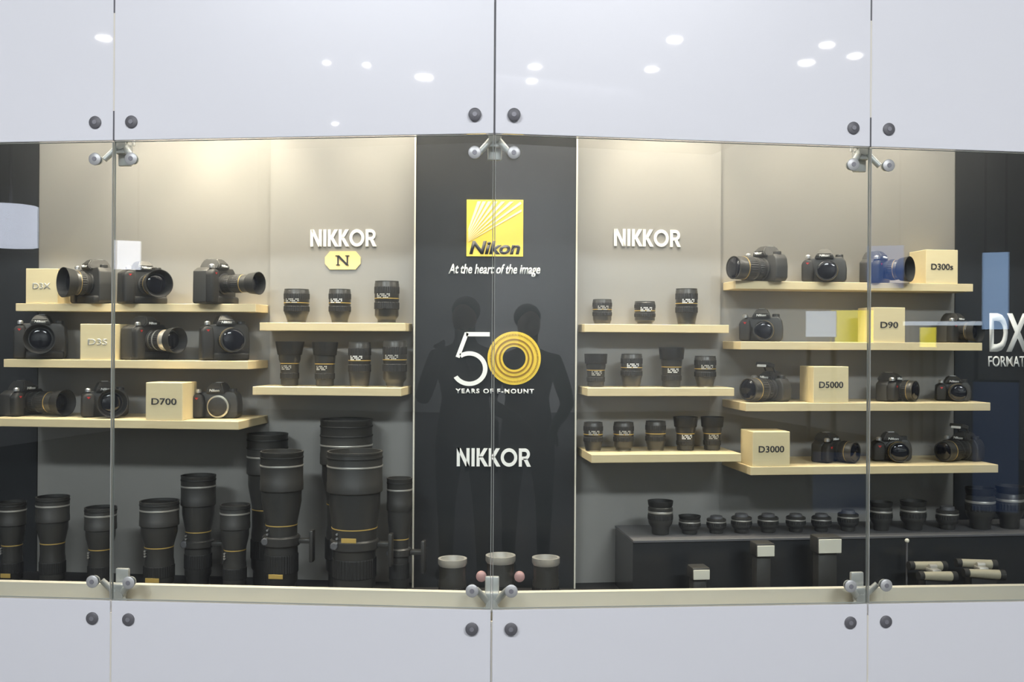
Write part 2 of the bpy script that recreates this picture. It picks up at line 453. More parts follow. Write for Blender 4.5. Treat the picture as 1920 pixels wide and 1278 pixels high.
# ================================================================= CAMERAS
def add_lens_h(parent, y0, z0, L, r, hood=True, finish='barrel', x0=0.0, goldring=True):
    """lens pointing to -Y from the mount at y0; lengths in metres"""
    o = (x0, y0, z0); m = M[finish]
    r0 = 0.031
    b = link('lens_barrel', lathe([(r0, -.002), (r0, .006), (r * .92, .014), (r * .92, L * .30), (r, L * .34), (r, L * .94), (r * .96, L)], 36, '-Y', o), m, parent, True)
    link('focus_ring', lathe([(r * 1.02, L * .40), (r * 1.035, L * .42), (r * 1.035, L * .64), (r * 1.02, L * .66)], 64, '-Y', o, rib=.03), M['ring'], b)
    if L > .08:
        link('zoom_ring', lathe([(r * .95, L * .15), (r * .965, L * .16), (r * .965, L * .28), (r * .95, L * .29)], 64, '-Y', o, rib=.03), M['ring'], b)
    if goldring:
        link('gold_ring', lathe([(r * 1.012, L * .70), (r * 1.012, L * .715)], 36, '-Y', o), M['gold'], b)
    yl = L
    if hood:
        bm = lathe([(r * .98, L * .90), (r * 1.12, L * .97), (r * 1.26, L + .030), (r * 1.20, L + .030), (r * .95, L * .99)], 36, '-Y', o)
        link('lens_hood', bm, M['rubber'], b, True)
    else:
        link('filter_rim', lathe([(r * .99, L * .97), (r * .99, L + .004), (r * .90, L + .004), (r * .88, L - .002)], 36, '-Y', o), m, b, True)
    prof = [(r * .86, L - .001)] + [(r * .86 * math.cos(t), L + (.004 if hood else .002) + .006 * math.sin(t)) for t in (0.2, .5, .8, 1.1, 1.4)]
    link('front_element', lathe(prof, 32, '-Y', o), M['front'], b, True)
    return b

def dslr(name, pro=False, small=False, lens=(.10, .038, True), flash=False, finish='barrel'):
    e = empty(name, (0, 0, 0))
    W, Hb, D = (.158, .122, .056) if pro else ((.128, .074, .042) if small else (.146, .088, .050))
    c = .014
    pts = [(-W / 2, .004), (-W / 2 + .006, 0), (W / 2 - .010, 0), (W / 2, .010), (W / 2 + .001, Hb * .55), (W / 2 - .003, Hb - c), (W / 2 - c, Hb),
           (-W / 2 + c * 1.6, Hb - .002), (-W / 2 + .002, Hb - c)]
    link('body', prism(pts, -D / 2, D / 2, .0045, 3), M['body'], e, True)
    # grip on the viewer's left
    gp = [(-W / 2 - .002, .002), (-W / 2 + .036, .002), (-W / 2 + .040, Hb * .5), (-W / 2 + .034, Hb - .010), (-W / 2 + .010, Hb - .008), (-W / 2 - .003, Hb - .022)]
    link('hand_grip', prism(gp, -D / 2 - .026, -D / 2 + .004, .008, 3), M['rubber'], e, True)
    if pro:
        link('vertical_grip', box((0.0, -D / 2 - .006, .013), (W * .96, .022, .026), .007, 3), M['rubber'], e, True)
    # viewfinder hump
    hz = Hb - .006; hh = .034 if not small else .028; hw = .034
    bm = bmesh.new()
    lo = [(-hw, -D / 2 - .010), (hw, -D / 2 - .010), (hw * .95, D / 2 + .010), (-hw * .95, D / 2 + .010)]
    mi = [(-hw * .80, -D / 2 - .013), (hw * .80, -D / 2 - .013), (hw * .8, D / 2 + .010), (-hw * .8, D / 2 + .010)]
    hi = [(-hw * .46, -D / 2 + .004), (hw * .46, -D / 2 + .004), (hw * .55, D / 2), (-hw * .55, D / 2)]
    rows = [[bm.verts.new((x, y, z)) for x, y in q] for q, z in ((lo, hz), (mi, hz + hh * .45), (hi, hz + hh))]
    for a, b in zip(rows[:-1], rows[1:]):
        for i in range(4): bm.faces.new((a[i], a[(i + 1) % 4], b[(i + 1) % 4], b[i]))
    bm.faces.new(rows[0]); bm.faces.new(rows[-1])
    bmesh.ops.recalc_face_normals(bm, faces=bm.faces)
    bmesh.ops.bevel(bm, geom=list(bm.edges), offset=.0035, segments=2, affect='EDGES')
    hp = link('viewfinder_hump', bm, M['body'], e, True)
    tb = text_bm('Nikon', .034, .0085, off=.02, shear=.2)
    link('lettering', tb, M['letter'], hp, loc=(0, -D / 2 - .0135, hz + hh * .30))
    if flash:
        f = link('popup_flash', box((0, 0, 0), (.052, .034, .012), .003, 2, Matrix.Rotation(R(-14), 4, 'X')), M['body'], e, True, loc=(0, -D / 2 - .008, hz + hh + .020))
        link('flash_window', box((0, -.0175, -.003), (.036, .003, .008), .001, 1, Matrix.Rotation(R(-14), 4, 'X')), M['letter'], f)
        bm = bmesh.new()
        for sx in (-1, 1): add_bar(bm, (sx * .018, D / 2 - .022, hz + hh - .008), (sx * .018, -.02, hz + hh + .022), .003)
        link('flash_hinge', bm, M['body'], e, True)
    else:
        bm = bmesh.new(); add_box(bm, (0, D / 2 - .018, hz + hh + .0005), (.020, .018, .002)); 
        link('hot_shoe', bm, M['chrome'], e)
    # dials
    link('release_dial', lathe([(.0095, Hb - .004), (.0095, Hb + .004), (.0065, Hb + .0075)], 20, 'Z', (-W / 2 + .018, -D / 2 - .008, 0)), M['chrome'], e, True)
    link('mode_dial', lathe([(.013, 0), (.013, .010), (.011, .012)], 24, 'Z', (W / 2 - .024, 0, Hb - .002), rib=.04), M['body'], e)
    # red triangle on the grip
    link('grip_accent', prism([(-W / 2 + .012, Hb - .020), (-W / 2 + .024, Hb - .020), (-W / 2 + .018, Hb - .027)], -D / 2 - .0268, -D / 2 - .024), M['red'], e)
    zl = (Hb * .44 if not pro else Hb * .56); xl = .010
    if lens: zl = max(zl, lens[1] * (1.27 if lens[2] else 1.04) + .0015)
    if lens:
        link('lens_mount', lathe([(.036, 0), (.036, .005), (.033, .007)], 36, '-Y', (xl, -D / 2 - .001, zl)), M['body'], e, True)
        add_lens_h(e, -D / 2 - .005, zl, lens[0], lens[1], lens[2], finish, xl)
    else:
        link('lens_mount', lathe([(.037, 0), (.037, .008), (.033, .009)], 36, '-Y', (xl, -D / 2 - .001, zl)), M['mount'], e, True)
        link('body_cap', lathe([(.031, .006), (.031, .014), (.028, .016)], 36, '-Y', (xl, -D / 2 - .001, zl)), M['rubber'], e, True)
    return e

def place_cam(key, px, yaw, label, scale=1.0, back=.5, **k):
    side, d0, d1, h = SH[key]
    e = dslr('camera', **k)
    d = d0 + (d1 - d0) * back
    d = min(d, DW - .062 * scale - abs(math.sin(R(yaw))) * .030)
    e.location = at_h(px, d, h, side); e.scale = (scale,) * 3
    e.rotation_euler = (0, 0, wing(side)[2] + R(yaw))
    tag(e, label, 'camera', 'black cameras on the shelves')
    return e

place_cam('L1', 180, -36, 'black camera beside the left end block of the top left shelf, lens turned left', pro=True, lens=(.055, .040, True))
place_cam('L1', 266, 46, 'black camera in the middle of the top left shelf, hooded lens turned right', pro=True, lens=(.07, .039, True), scale=.96)
place_cam('L1', 402, 74, 'black camera at the right end of the top left shelf, long lens side-on', pro=True, lens=(.108, .030, True), finish='barrel')
place_cam('L2', 78, 22, 'black camera at the left end of the middle left shelf', pro=True, lens=(.06, .040, True))
place_cam('L2', 270, 68, 'black camera with a silver-grey lens, right of the faint block', pro=True, lens=(.085, .036, True), finish='silver', scale=.97)
place_cam('L2', 420, 32, 'black camera at the right end of the middle left shelf', pro=True, lens=(.07, .040, False))
place_cam('L3', 42, 74, 'black camera at the left end of the lowest left shelf, long lens side-on', lens=(.12, .035, True))
place_cam('L3', 196, 34, 'black camera just left of the D700 block, lens turned right', lens=(.06, .038, True))
place_cam('L3', 410, 0, 'black camera body without a lens, right of the D700 block', lens=None)
place_cam('R1', 1438, -70, 'black camera at the left end of the top right shelf, lens pointing left', lens=(.115, .038, False), scale=1.02)
place_cam('R1', 1546, -26, 'black camera second from the left on the top right shelf', lens=(.06, .036, False), scale=.98)
place_cam('R1', 1640, 38, 'black camera beside the D300s block, lens turned right', lens=(.065, .036, True), scale=.95)
place_cam('R2', 1428, -24, 'black camera at the left end of the D90 shelf', lens=(.055, .035, False), scale=.95)
place_cam('R2', 1786, 26, 'black camera at the right end of the D90 shelf', lens=(.045, .034, True), scale=.88)
place_cam('R3', 1446, -62, 'black camera with raised flash left of the D5000 block', small=True, lens=(.09, .036, False), flash=True, scale=1.05)
place_cam('R3', 1668, 38, 'black camera right of the D5000 block, lens turned right', small=True, lens=(.055, .034, False), scale=1.0)
place_cam('R3', 1786, -22, 'small black camera at the right end of the D5000 shelf', small=True, lens=(.05, .033, False), scale=.88)
place_cam('R4', 1550, 34, 'small black camera just right of the D3000 block', small=True, lens=(.07, .034, False), scale=1.0)
place_cam('R4', 1670, -14, 'small black camera in the middle of the D3000 shelf', small=True, lens=(.05, .033, False), scale=1.0)
place_cam('R4', 1808, -66, 'small black camera with raised flash at the right end of the D3000 shelf', small=True, lens=(.10, .034, False), flash=True, scale=1.0)

# ================================================================= STANDING LENSES
def lens_up(name, H, rt, rb, hood=0, gold=True, scale_lbl=True, kind='a', glow='greyl'):
    """lens standing on its mount. H height, rt top radius, rb base radius"""
    e = empty(name, (0, 0, 0))
    sh = .30 * H if kind != 'c' else .18 * H
    prof = [(rb * .86, 0), (rb * .86, .003), (rb, .0035), (rb, .08 * H), (rb * 1.03, .10 * H), ((rb + rt) / 2, sh * .75), (rt * .97, sh), (rt * .97, .52 * H), (rt, .54 * H), (rt, .93 * H), (rt * .965, .95 * H), (rt * .965, H), (rt * .86, H), (rt * .84, H - .004)]
    if hood:
        prof = prof[:9] + [(rt, .70 * H), (rt * .99, .72 * H)]
        if kind == 'b': prof = [(rb * .86, 0), (rb, .0035), (rb, .08 * H), (rb * 1.06, .30 * H), (rb * 1.08, .50 * H), (rt * .92, .60 * H), (rt * .94, .72 * H)]
    b = link('barrel', lathe(prof, 40), M['barrel'], e, True)
    link('mount_ring', lathe([(rb * .90, 0), (rb * .90, .0032)], 32), M['mount'], e, True)
    rr = rt if kind != 'b' else rb * 1.08
    hb = bool(hood) and kind == 'b'
    z0, z1 = (.16 * H, .30 * H) if hb else (.33 * H, .50 * H)
    link('focus_ring', lathe([(rr * .985, z0), (rr * 1.02, z0 + .002), (rr * 1.02, z1 - .002), (rr * .985, z1)], 72, rib=.028), M['ring'], b)
    if not hood:
        link('zoom_ring', lathe([(rt * 1.0, .70 * H), (rt * 1.022, .71 * H), (rt * 1.022, .86 * H), (rt * 1.0, .87 * H)], 72, rib=.028), M['ring'], b)
    else:
        t = rt * 1.0
        ft = hood
        link('lens_hood', lathe([(t, .70 * H), (t * 1.03, .72 * H), (t * ft, H), (t * (ft - .06), H), (t * .93, .73 * H)], 40), M['rubber'], e, True)
    if gold:
        zg = .50 * H if hb else (.58 * H if not hood else .535 * H)
        rg = rt if (kind != 'b' or not hood) else rb * 1.10
        link('gold_ring', lathe([(rg * 1.012, zg), (rg * 1.012, zg + .0022)], 40), M['gold'], b)
    # distance scale window / lettering plate, on the viewer's side
    if scale_lbl:
        zc = .41 * H if hb else (.64 * H if not hood else .56 * H)
        rs = rt * 1.006 if (kind != 'b') else (rt * 1.006 if not hood else rb * 1.09)
        bm = bmesh.new(); n = 8; a0, a1 = R(-128), R(-62)
        for j in range(3):
            za = zc + j * .0052 - .006; zb = za + .0034
            for i in range(n):
                if (i + j) % 4 == 3: continue
                a = a0 + (a1 - a0) * i / n; c = a0 + (a1 - a0) * (i + .8) / n
                P = lambda r_, t_, z_: bm.verts.new((r_ * math.cos(t_), r_ * math.sin(t_), z_))
                q = [P(rs + .0006, a, za), P(rs + .0006, c, za), P(rs + .0006, c, zb), P(rs + .0006, a, zb)]
                bm.faces.new(q)
        link('scale_marks', bm, M['letter'] if glow == 'letter' else M[glow], b)
    if not hood:
        link('front_element', lathe([(rt * .84, H - .003), (rt * .6, H - .001), (rt * .2, H)], 32), M['front'], e, True)
    return e

def place_lens(key, px, pyt, wpx, label, wb=None, back=.45, **k):
    side, d0, d1, h = SH[key]
    d = d0 + max(.036, (d1 - d0) * back)
    p = at_h(px, d, h, side)
    H = uh(px, pyt, d, side)[1] - h
    mm = (p.y) / F
    rt = wpx / 2 * mm; rb = (wb or wpx * .74) / 2 * mm
    d = d0 + max(rt + .006, (d1 - d0) * back); d = min(d, d1 - rt * (k.get('hood') or 1) - .006)
    p = at_h(px, d, h, side)
    e = lens_up('camera_lens', H, rt, rb, **k)
    e.location = p; e.rotation_euler = (0, 0, wing(side)[2])
    tag(e, label, 'lens', 'black lenses standing on the shelves')
place_lens('N1', 556, 542, 47, 'short black lens at the left of the shelf under the gold badge', glow='greyl')
place_lens('N1', 637, 542, 41, 'short black lens in the middle of the shelf under the gold badge', glow='letter')
place_lens('N1', 725, 527, 46, 'tallest lens on the shelf under the gold badge, at its right', kind='c')
place_lens('N2', 543, 640, 44, 'hooded black lens at the left end of the left four lens shelf', wb=32, hood=1.22, kind='b')
place_lens('N2', 609, 641, 42, 'hooded black lens second from left on the left four lens shelf', wb=34, hood=1.16, kind='b')
place_lens('N2', 674, 641, 42, 'black lens second from right on the left four lens shelf', wb=36, kind='a', glow='letter')
place_lens('N2', 740, 638, 45, 'black lens at the right end of the left four lens shelf', wb=33, kind='c', glow='greyl')
place_lens('NR1', 1129, 561, 36, 'small black lens at the left of the top lens shelf right of the black panel', wb=31, kind='c')
place_lens('NR1', 1209, 565, 39, 'squat black lens in the middle of the top lens shelf right of the black panel', wb=29, kind='c', glow='letter')
place_lens('NR1', 1287, 541, 41, 'tall black lens at the right of the top lens shelf right of the black panel', wb=33, glow='letter')
place_lens('NR2', 1117, 663, 40, 'flaring black lens at the left end of the right four lens shelf', wb=31, hood=1.08, kind='b')
place_lens('NR2', 1184, 663, 40, 'black lens second from left on the middle lens shelf right of the black panel', wb=33, glow='letter')
place_lens('NR2', 1259, 651, 43, 'hooded black lens second from right, tallest on the right four lens shelf', wb=34, hood=1.12, kind='b', glow='letter')
place_lens('NR2', 1322, 667, 40, 'black lens at the right end of the middle lens shelf right of the black panel', wb=31, kind='a')
place_lens('NR3', 1112, 791, 36, 'black lens at the left end of the five lens shelf', wb=29)
place_lens('NR3', 1169, 791, 38, 'black lens second from left on the five lens shelf', wb=29, kind='c')
place_lens('NR3', 1229, 789, 38, 'plain black lens in the middle of the five lens shelf', wb=30, scale_lbl=False)
place_lens('NR3', 1285, 781, 41, 'hooded black lens second from right on the five lens shelf', wb=31, hood=1.12, kind='b', glow='letter')
place_lens('NR3', 1335, 781, 39, 'hooded black lens at the right end of the five lens shelf', wb=30, hood=1.10, kind='b')

# ================================================================= BIG LENSES ON THE CASE FLOOR
def big_lens(px, pyt, wpx, label, d=.34, foot=False, bands=2, plate=None, plain=False, taper=.72):
    side = -1 if px < 925 else 1
    h = FLOOR_H
    p = at_h(px, d, h, side); mm = p.y / F
    H = uh(px, pyt, d, side)[1] - h; r = wpx / 2 * mm
    e = empty('telephoto_lens', p, wing(side)[2])
    tag(e, label, 'lens', 'large black lenses on the case floor')
    rb = r * .66
    prof = [(rb * .9, 0), (rb, .004), (rb, .10 * H), (rb * 1.15, .12 * H), (rb * 1.15, .34 * H), (r * taper, .38 * H), (r * taper * 1.02, .52 * H), (r * .92, .66 * H), (r * .92, .74 * H)]
    b = link('barrel', lathe(prof, 44), M['barrel'], e, True)
    link('focus_ring', lathe([(rb * 1.18, .18 * H), (rb * 1.2, .185 * H), (rb * 1.2, .30 * H), (rb * 1.18, .305 * H)], 80, rib=.02), M['ring'], b)
    link('gold_ring', lathe([(r * taper * 1.03, .50 * H), (r * taper * 1.03, .50 * H + .003)], 44), M['gold'], b)
    hd = link('lens_hood', lathe([(r * .93, .73 * H), (r, .74 * H), (r, .80 * H), (r * .985, .805 * H), (r * .985, .985 * H), (r, .988 * H), (r, H), (r * .93, H), (r * .92, .80 * H)], 44), M['body'], e, True)
    for q in range(bands):
        zz = H * (.955 - .055 * q)
        link('hood_band', lathe([(r * 1.004, zz), (r * 1.008, zz + .001), (r * 1.008, zz + .004), (r * 1.004, zz + .005)], 44), M['silver'] if q == bands - 1 else M['ring'], hd, True)
    if foot:
        bm = bmesh.new(); add_lathe(bm, [(rb * 1.24, .36 * H), (rb * 1.24 + .004, .37 * H), (rb * 1.24 + .004, .42 * H), (rb * 1.24, .43 * H)], 40)
        add_box(bm, (rb * 1.24 + .022, 0, .395 * H), (.036, .030, .014), .003); add_box(bm, (rb * 1.24 + .044, 0, .36 * H), (.012, .030, .10), .003)
        link('tripod_collar', bm, M['barrel'], e, True)
        link('collar_knob', lathe([(.010, 0), (.012, .003), (.012, .012), (.009, .014)], 20, '-Y', (-r * .55, -r * taper * .80, .40 * H), rib=.05), M['bolt'], e)
    if plate:
        z = {'low': .17, 'mid': .44}[plate] * H
        rr = rb * 1.2 if plate == 'low' else r * taper * 1.03
        link('name_plate', box((0, -rr - .0008, z), (.046 if wpx > 60 else .034, .0016, .014), .0005, 1), M['gold'], b)
    # small switches
    if not plain:
        bm = bmesh.new()
        for q in range(3): add_bar(bm, (-r * .45, -r * taper * .90 + .004, (.42 + .028 * q) * H), (-r * .45, -r * taper * .90 - .005, (.42 + .028 * q) * H), .0032)
        link('switch', bm, M['chrome'], b)
    return e
big_lens(22, 940, 50, 'large black lens on the case floor at the left edge', d=.36, plate='low')
big_lens(98, 930, 60, 'large black lens on the floor, second from the left edge', d=.36, plain=True)
big_lens(188, 950, 58, 'large black lens on the floor behind the left joint', d=.36)
big_lens(298, 938, 72, 'large black lens with a gold name plate under the D700 block', d=.36, plate='low')
big_lens(371, 890, 64, 'tall slim black lens on the floor under the lowest left shelf', d=.44, foot=True)
big_lens(440, 945, 56, 'medium black lens between tall slim lenses on the floor', d=.36)
big_lens(500, 812, 76, 'very tall black lens behind, top banded, right of the lowest left shelf', d=.505, bands=3, plain=True)
big_lens(527, 845, 80, 'very tall black lens with a gold plate in front of a taller one', d=.34, foot=True, plate='low')
big_lens(648, 785, 98, 'tallest and widest black lens at the back under the four lens shelf', d=.49, bands=3, plain=True)
big_lens(664, 845, 104, 'widest black lens standing in front of the tallest one', d=.30, foot=True, plate='mid', taper=.80)
big_lens(748, 895, 48, 'slim black lens on the floor just left of the black panel', d=.36, foot=True)

# three short lenses in front of the black panel
def short_lens(px, pyt, w, label, pink=False, d=.26):
    p = at_h(px, d, FLOOR_H, -1 if px < 925 else 1); mm = p.y / F
    H = uh(px, pyt, d)[1] - FLOOR_H; r = w / 2 * mm
    e = empty('short_lens', p); tag(e, label, 'lens', 'short lenses below the centre panel')
    b = link('barrel', lathe([(r * .84, 0), (r * .9, .004), (r * .9, .10 * H), (r, .16 * H), (r, .55 * H), (r * .95, .6 * H), (r * .95, .88 * H)], 40), M['barrel'], e, True)
    link('focus_ring', lathe([(r * 1.0, .24 * H), (r * 1.03, .26 * H), (r * 1.03, .46 * H), (r * 1.0, .48 * H)], 72, rib=.03), M['ring'], b)
    link('front_rim', lathe([(r * .96, .86 * H), (r * 1.04, .9 * H), (r * 1.04, H), (r * .86, H), (r * .80, .9 * H)], 40), M['silver'], e, True)
    link('front_element', lathe([(r * .82, .88 * H), (r * .5, .91 * H), (r * .2, .92 * H)], 32), M['front'], e, True)
    link('base_ring', lathe([(r * .92, .04 * H), (r * .94, .05 * H), (r * .94, .10 * H), (r * .92, .11 * H)], 40), M['silver'] if not pink else M['pink'], e, True)
    if pink:
        for sx in (-1, 1):
            link('side_tab', lathe([(.012, 0), (.016, .004), (.016, .014), (.010, .018)], 20, '-Y', (sx * (r + .014), -.010, .62 * H)), M['pink'], e, True)
short_lens(848, 1046, 52, 'short black lens at the left below the black centre panel')
short_lens(938, 1040, 54, 'short black lens with pinkish side tabs at the centre joint', True, d=.30)
short_lens(1023, 1044, 50, 'short black lens with pale rim right of the centre joint')

# ================================================================= RIGHT-HAND STEP WITH SMALL LENSES
dS0, dS1 = .30, .56
sh_h = uh(1400, 1009, dS0)[1]
ua, ub = upx(1190, dS0), UR - .025
e = empty('riser_box', pt(1, (ua + ub) / 2, (dS0 + dS1) / 2, FLOOR_H), TH_R)
tag(e, 'long low black riser box with pale top edge on the case floor at the right', 'display riser')
hh = sh_h - FLOOR_H; LL = ub - ua
link('riser_body', box((0, 0, (hh - .008) / 2), (LL, dS1 - dS0 - .012, hh - .008), .001, 1), M['black'], e)
link('riser_top', box((0, 0, hh - .004), (LL, dS1 - dS0, .0079), .001, 1), M['bolt'], e)
SH['S'] = (1, dS0, dS1, sh_h)
small = [(1238, 938, 46, 0), (1293, 966, 40, 0), (1343, 966, 36, 1), (1390, 962, 38, 1), (1440, 962, 38, 1), (1492, 962, 36, 1), (1540, 962, 36, 1),
         (1590, 955, 38, 1), (1652, 940, 40, 0), (1712, 938, 46, 0), (1776, 948, 40, 1), (1838, 914, 52, 0), (1893, 910, 48, 0)]
wh = ['at the left end of the black riser, tallest of the first eight', 'second from the left on the black riser', 'third from the left on the black riser', 'fourth from the left on the black riser',
      'fifth from the left on the black riser', 'sixth from the left on the black riser', 'seventh from the left on the black riser, above the largest price card', 'just left of the right joint on the black riser',
      'just right of the right joint on the black riser', 'second right of the right joint on the black riser', 'third right of the right joint on the black riser',
      'second from the right edge on the black riser', 'at the right edge on the black riser']
for (px, py, w, k), s in zip(small, wh):
    d = .40; p = at_h(px, d, sh_h, 1); mm = p.y / F; H = uh(px, py, d)[1] - sh_h; r = w / 2 * mm
    e = empty('small_lens', p, TH_R); tag(e, 'small black lens ' + s, 'lens', 'small lenses on the riser')
    b = link('barrel', lathe([(r * .66, 0), (r * .7, .003), (r * .72, .2 * H), (r * .95, .32 * H), (r, .4 * H), (r, .80 * H), (r * .9, .84 * H)], 32), M['barrel'], e, True)
    link('focus_ring', lathe([(r, .44 * H), (r * 1.03, .45 * H), (r * 1.03, .58 * H), (r, .6 * H)], 56, rib=.03), M['ring'], b)
    link('silver_ring', lathe([(r * 1.01, .64 * H), (r * 1.02, .65 * H), (r * 1.02, .69 * H), (r * 1.01, .70 * H)], 32), M['silver'], b, True)
    if k: link('lens_cap', lathe([(r * .62, .83 * H), (r * .66, .84 * H), (r * .62, .98 * H), (r * .5, H)], 32), M['bolt'], e, True)
    else: link('lens_hood', lathe([(r * .9, .82 * H), (r * .98, .86 * H), (r * 1.04, H), (r * .96, H), (r * .86, .86 * H)], 32), M['rubber'], e, True)

# flash units with price cards in front of the riser
def flash_unit(px, pyc, cw, ch, label, lab2):
    d = .20; p = at_h(px, d, FLOOR_H, 1); mm = p.y / F
    z = uh(px, pyc, d)[1] - FLOOR_H
    e = empty('flash_unit', p, TH_R); tag(e, label, 'flash unit', 'flash units in front of the riser')
    w = cw * mm
    Hb = z + ch * mm * .5 + .006
    link('foot', box((0, 0, .006), (.044, .040, .012), .002), M['rubber'], e, True)
    zz = z - ch * mm * .55
    link('body', box((0, 0, (.012 + zz) / 2), (w * .86, .045, zz - .012), .006), M['body'], e, True)
    hd = link('flash_head', box((0, -.006, (zz + Hb) / 2), (w * 1.10, .06, Hb - zz), .005), M['body'], e, True)
    link('diffuser_window', box((0, -.037, z), (w, .003, ch * mm), .001, 1), M['card'], hd, True)
flash_unit(1308, 1072, 31, 18, 'dark flash unit lowest of three in front of the riser, white window', 0)
flash_unit(1427, 1028, 33, 20, 'dark flash unit in the middle of three in front of the riser', 0)
flash_unit(1546, 1019, 44, 26, 'dark flash unit with the widest white window in front of the riser', 0)

# two pairs of binoculars lying low at the right
def binoculars(px, pyc, rz, label):
    d = .19; p = at_h(px, d, FLOOR_H, 1)
    e = empty('binoculars', p, TH_R + R(rz)); tag(e, label, 'binoculars', 'cream trimmed binoculars at the right')
    z = uh(px, pyc, d)[1] - FLOOR_H
    link('stand', box((0, .0, (z - .018) / 2), (.08, .05, z - .018), .004), M['blackm'], e, True)
    for sy in (-1, 1):
        bm = bmesh.new(); zz = z + sy * .010
        add_bar(bm, (-.055, sy * .026, zz), (.05, sy * .026, zz - .006), .0125, .0155, 20)
        b = link('barrel', bm, M['cream'], e, True)
        bm = bmesh.new(); add_bar(bm, (.045, sy * .026, zz - .006), (.062, sy * .026, zz - .007), .0165, .0165, 20); add_bar(bm, (-.066, sy * .026, zz), (-.05, sy * .026, zz), .0135, .0135, 20)
        link('end_ring', bm, M['rubber'], b, True)
    bm = bmesh.new(); add_box(bm, (0, 0, z), (.03, .05, .012), .003); add_bar(bm, (-.012, 0, z + .010), (.012, 0, z + .010), .008)
    link('hinge', bm, M['silver'], e, True)
binoculars(1748, 1068, 4, 'cream and dark binoculars lying low, left of two pairs')
binoculars(1838, 1064, -6, 'cream and dark binoculars lying low near the right edge, right of two pairs')
# slender post with a round head, left of the binoculars
p = at_h(1700, .265, FLOOR_H, 1); e = empty('tag_post', p, TH_R); tag(e, 'slender dark post with a pale round head beside the binoculars', 'post')
z = uh(1700, 1016, .265)[1] - FLOOR_H
bm = bmesh.new(); add_bar(bm, (0, 0, 0.004), (0, 0, z), .003); add_lathe(bm, [(.018, 0), (.018, .004), (.014, .006)], 24); link('post', bm, M['bolt'], e, True)
bm = bmesh.new(); bmesh.ops.create_uvsphere(bm, u_segments=16, v_segments=10, radius=.007); link('head', bm, M['card'], e, True, loc=(0, 0, z + .005))

# ================================================================= LOGOS AND LETTERING
def on_panel(px, py, gap=.0): 
    r = ray(px, py); k = (YB - gap) / r.y; return EYE + r * k
mmc = YB / F
# yellow square sign
c = on_panel(928, 428); s = 106 * mmc
e = empty('logo_sign', (c.x, YB - .001, c.z)); tag(e, 'square yellow logo sign on the black centre panel', 'sign')
pl = link('sign_plate', box((0, -.004, 0), (s, .008, s), .0008, 1), M['yellow'], e)
bm = bmesh.new()
# white rays fanning up to the right from the lower left corner
src = Vector((-s * .56, -s * .30))
n = 8
for i in range(n):
    a = R(70 - i * 5.6); wdt = R(4.2 - i * .36)
    p0 = src + Vector((math.cos(a), math.sin(a))) * s * .06
    def ext_to(a_):
        dx, dy = math.cos(a_), math.sin(a_); L = 9
        if dx > 1e-4: L = min(L, (s * .47 - src.x) / dx)
        if dy > 1e-4: L = min(L, (s * .47 - src.y) / dy)
        return L
    def P(a_, L): return (src.x + math.cos(a_) * L, src.y + math.sin(a_) * L)
    def start(a_):
        return max((-s * .47 - src.x) / math.cos(a_), s * .02)
    a1, a2 = a - wdt / 2, a + wdt / 2
    add_prism(bm, [P(a1, start(a1)), P(a1, ext_to(a1)), P(a2, ext_to(a2)), P(a2, start(a2))], -.0082, -.0088)
link('light_rays', bm, M['pyellow'], pl)
link('lettering', text_bm('Nikon', s * .90, s * .235, off=.035, shear=.22, ext=.001), M['ink'], e, loc=(0, -.0085, -s * .345))
# tagline
def letter_thing(name, bm, m, px, py, label, cat='lettering', rz=0, loc=None):
    c = loc or on_panel(px, py, .0005)
    o = link(name, bm, m, loc=c, rz=rz); tag(o, label, cat); return o
letter_thing('tagline_lettering', text_bm('At the heart of the image', 172 * mmc, 24 * mmc, off=.02, shear=.25, ext=.002), M['letter'], 927, 507, 'small white italic tagline lettering under the yellow sign')
# anniversary emblem
c = on_panel(928, 680); e = empty('anniversary_emblem', (c.x, YB - .0005, c.z)); tag(e, 'white five and ringed gold zero emblem on the black centre panel', 'emblem')
def q(px, py): return ((px - 928) * mmc, -(py - 680) * mmc)
bm = bmesh.new(); w = 8 * mmc
add_stroke(bm, q(874, 626.5), q(918, 626.5), w, 0, -.003)
add_stroke(bm, q(875, 624), q(858, 670), w * .95, 0, -.003)
cc = q(880, 691); rr = 28.5 * mmc
ang0, ang1 = R(-148), R(124)
add_arc(bm, cc, rr, w, ang0, ang1, 0, -.003, 48, sx=1.05)
link('figure_five', bm, M['letter'], e)
z0 = link('figure_zero', lathe([(50 * mmc, 0), (50 * mmc, .002), (21 * mmc, .002), (21 * mmc, 0)], 64, '-Y', (q(964, 671)[0], 0, q(964, 671)[1])), M['ringy'], e, True)
bm = bmesh.new()
for rad in (44, 35, 27):
    for i in range(96):
        a, b = 2 * math.pi * i / 96, 2 * math.pi * (i + (1.0 if rad != 44 else .5)) / 96
        P = lambda r_, t_: (q(964, 671)[0] + r_ * mmc * math.cos(t_), q(964, 671)[1] + r_ * mmc * math.sin(t_))
        add_prism(bm, [P(rad - 1.6, a), P(rad + 1.6, a), P(rad + 1.6, b), P(rad - 1.6, b)], -.0021, -.0028)
link('ring_groove', bm, mat('brown_groove', (0.30, 0.17, 0.03), .5), z0)
bm = lathe([(21.5 * mmc, .0005), (21.5 * mmc, .0024), (1 * mmc, .0024)], 48, '-Y', (q(964, 671)[0], 0, q(964, 671)[1]))
link('zero_centre', bm, M['black'], z0)
link('lettering', text_bm('YEARS OF F-MOUNT', 147 * mmc, 9 * mmc, off=.03, ext=.002, space=1.25), M['letter'], e, loc=(0, 0, q(0, 733)[1]))
letter_thing('panel_lettering', nikkor_bm(139 * mmc, 34 * mmc), M['letter'], 926, 857, 'white capital lettering low on the black centre panel')
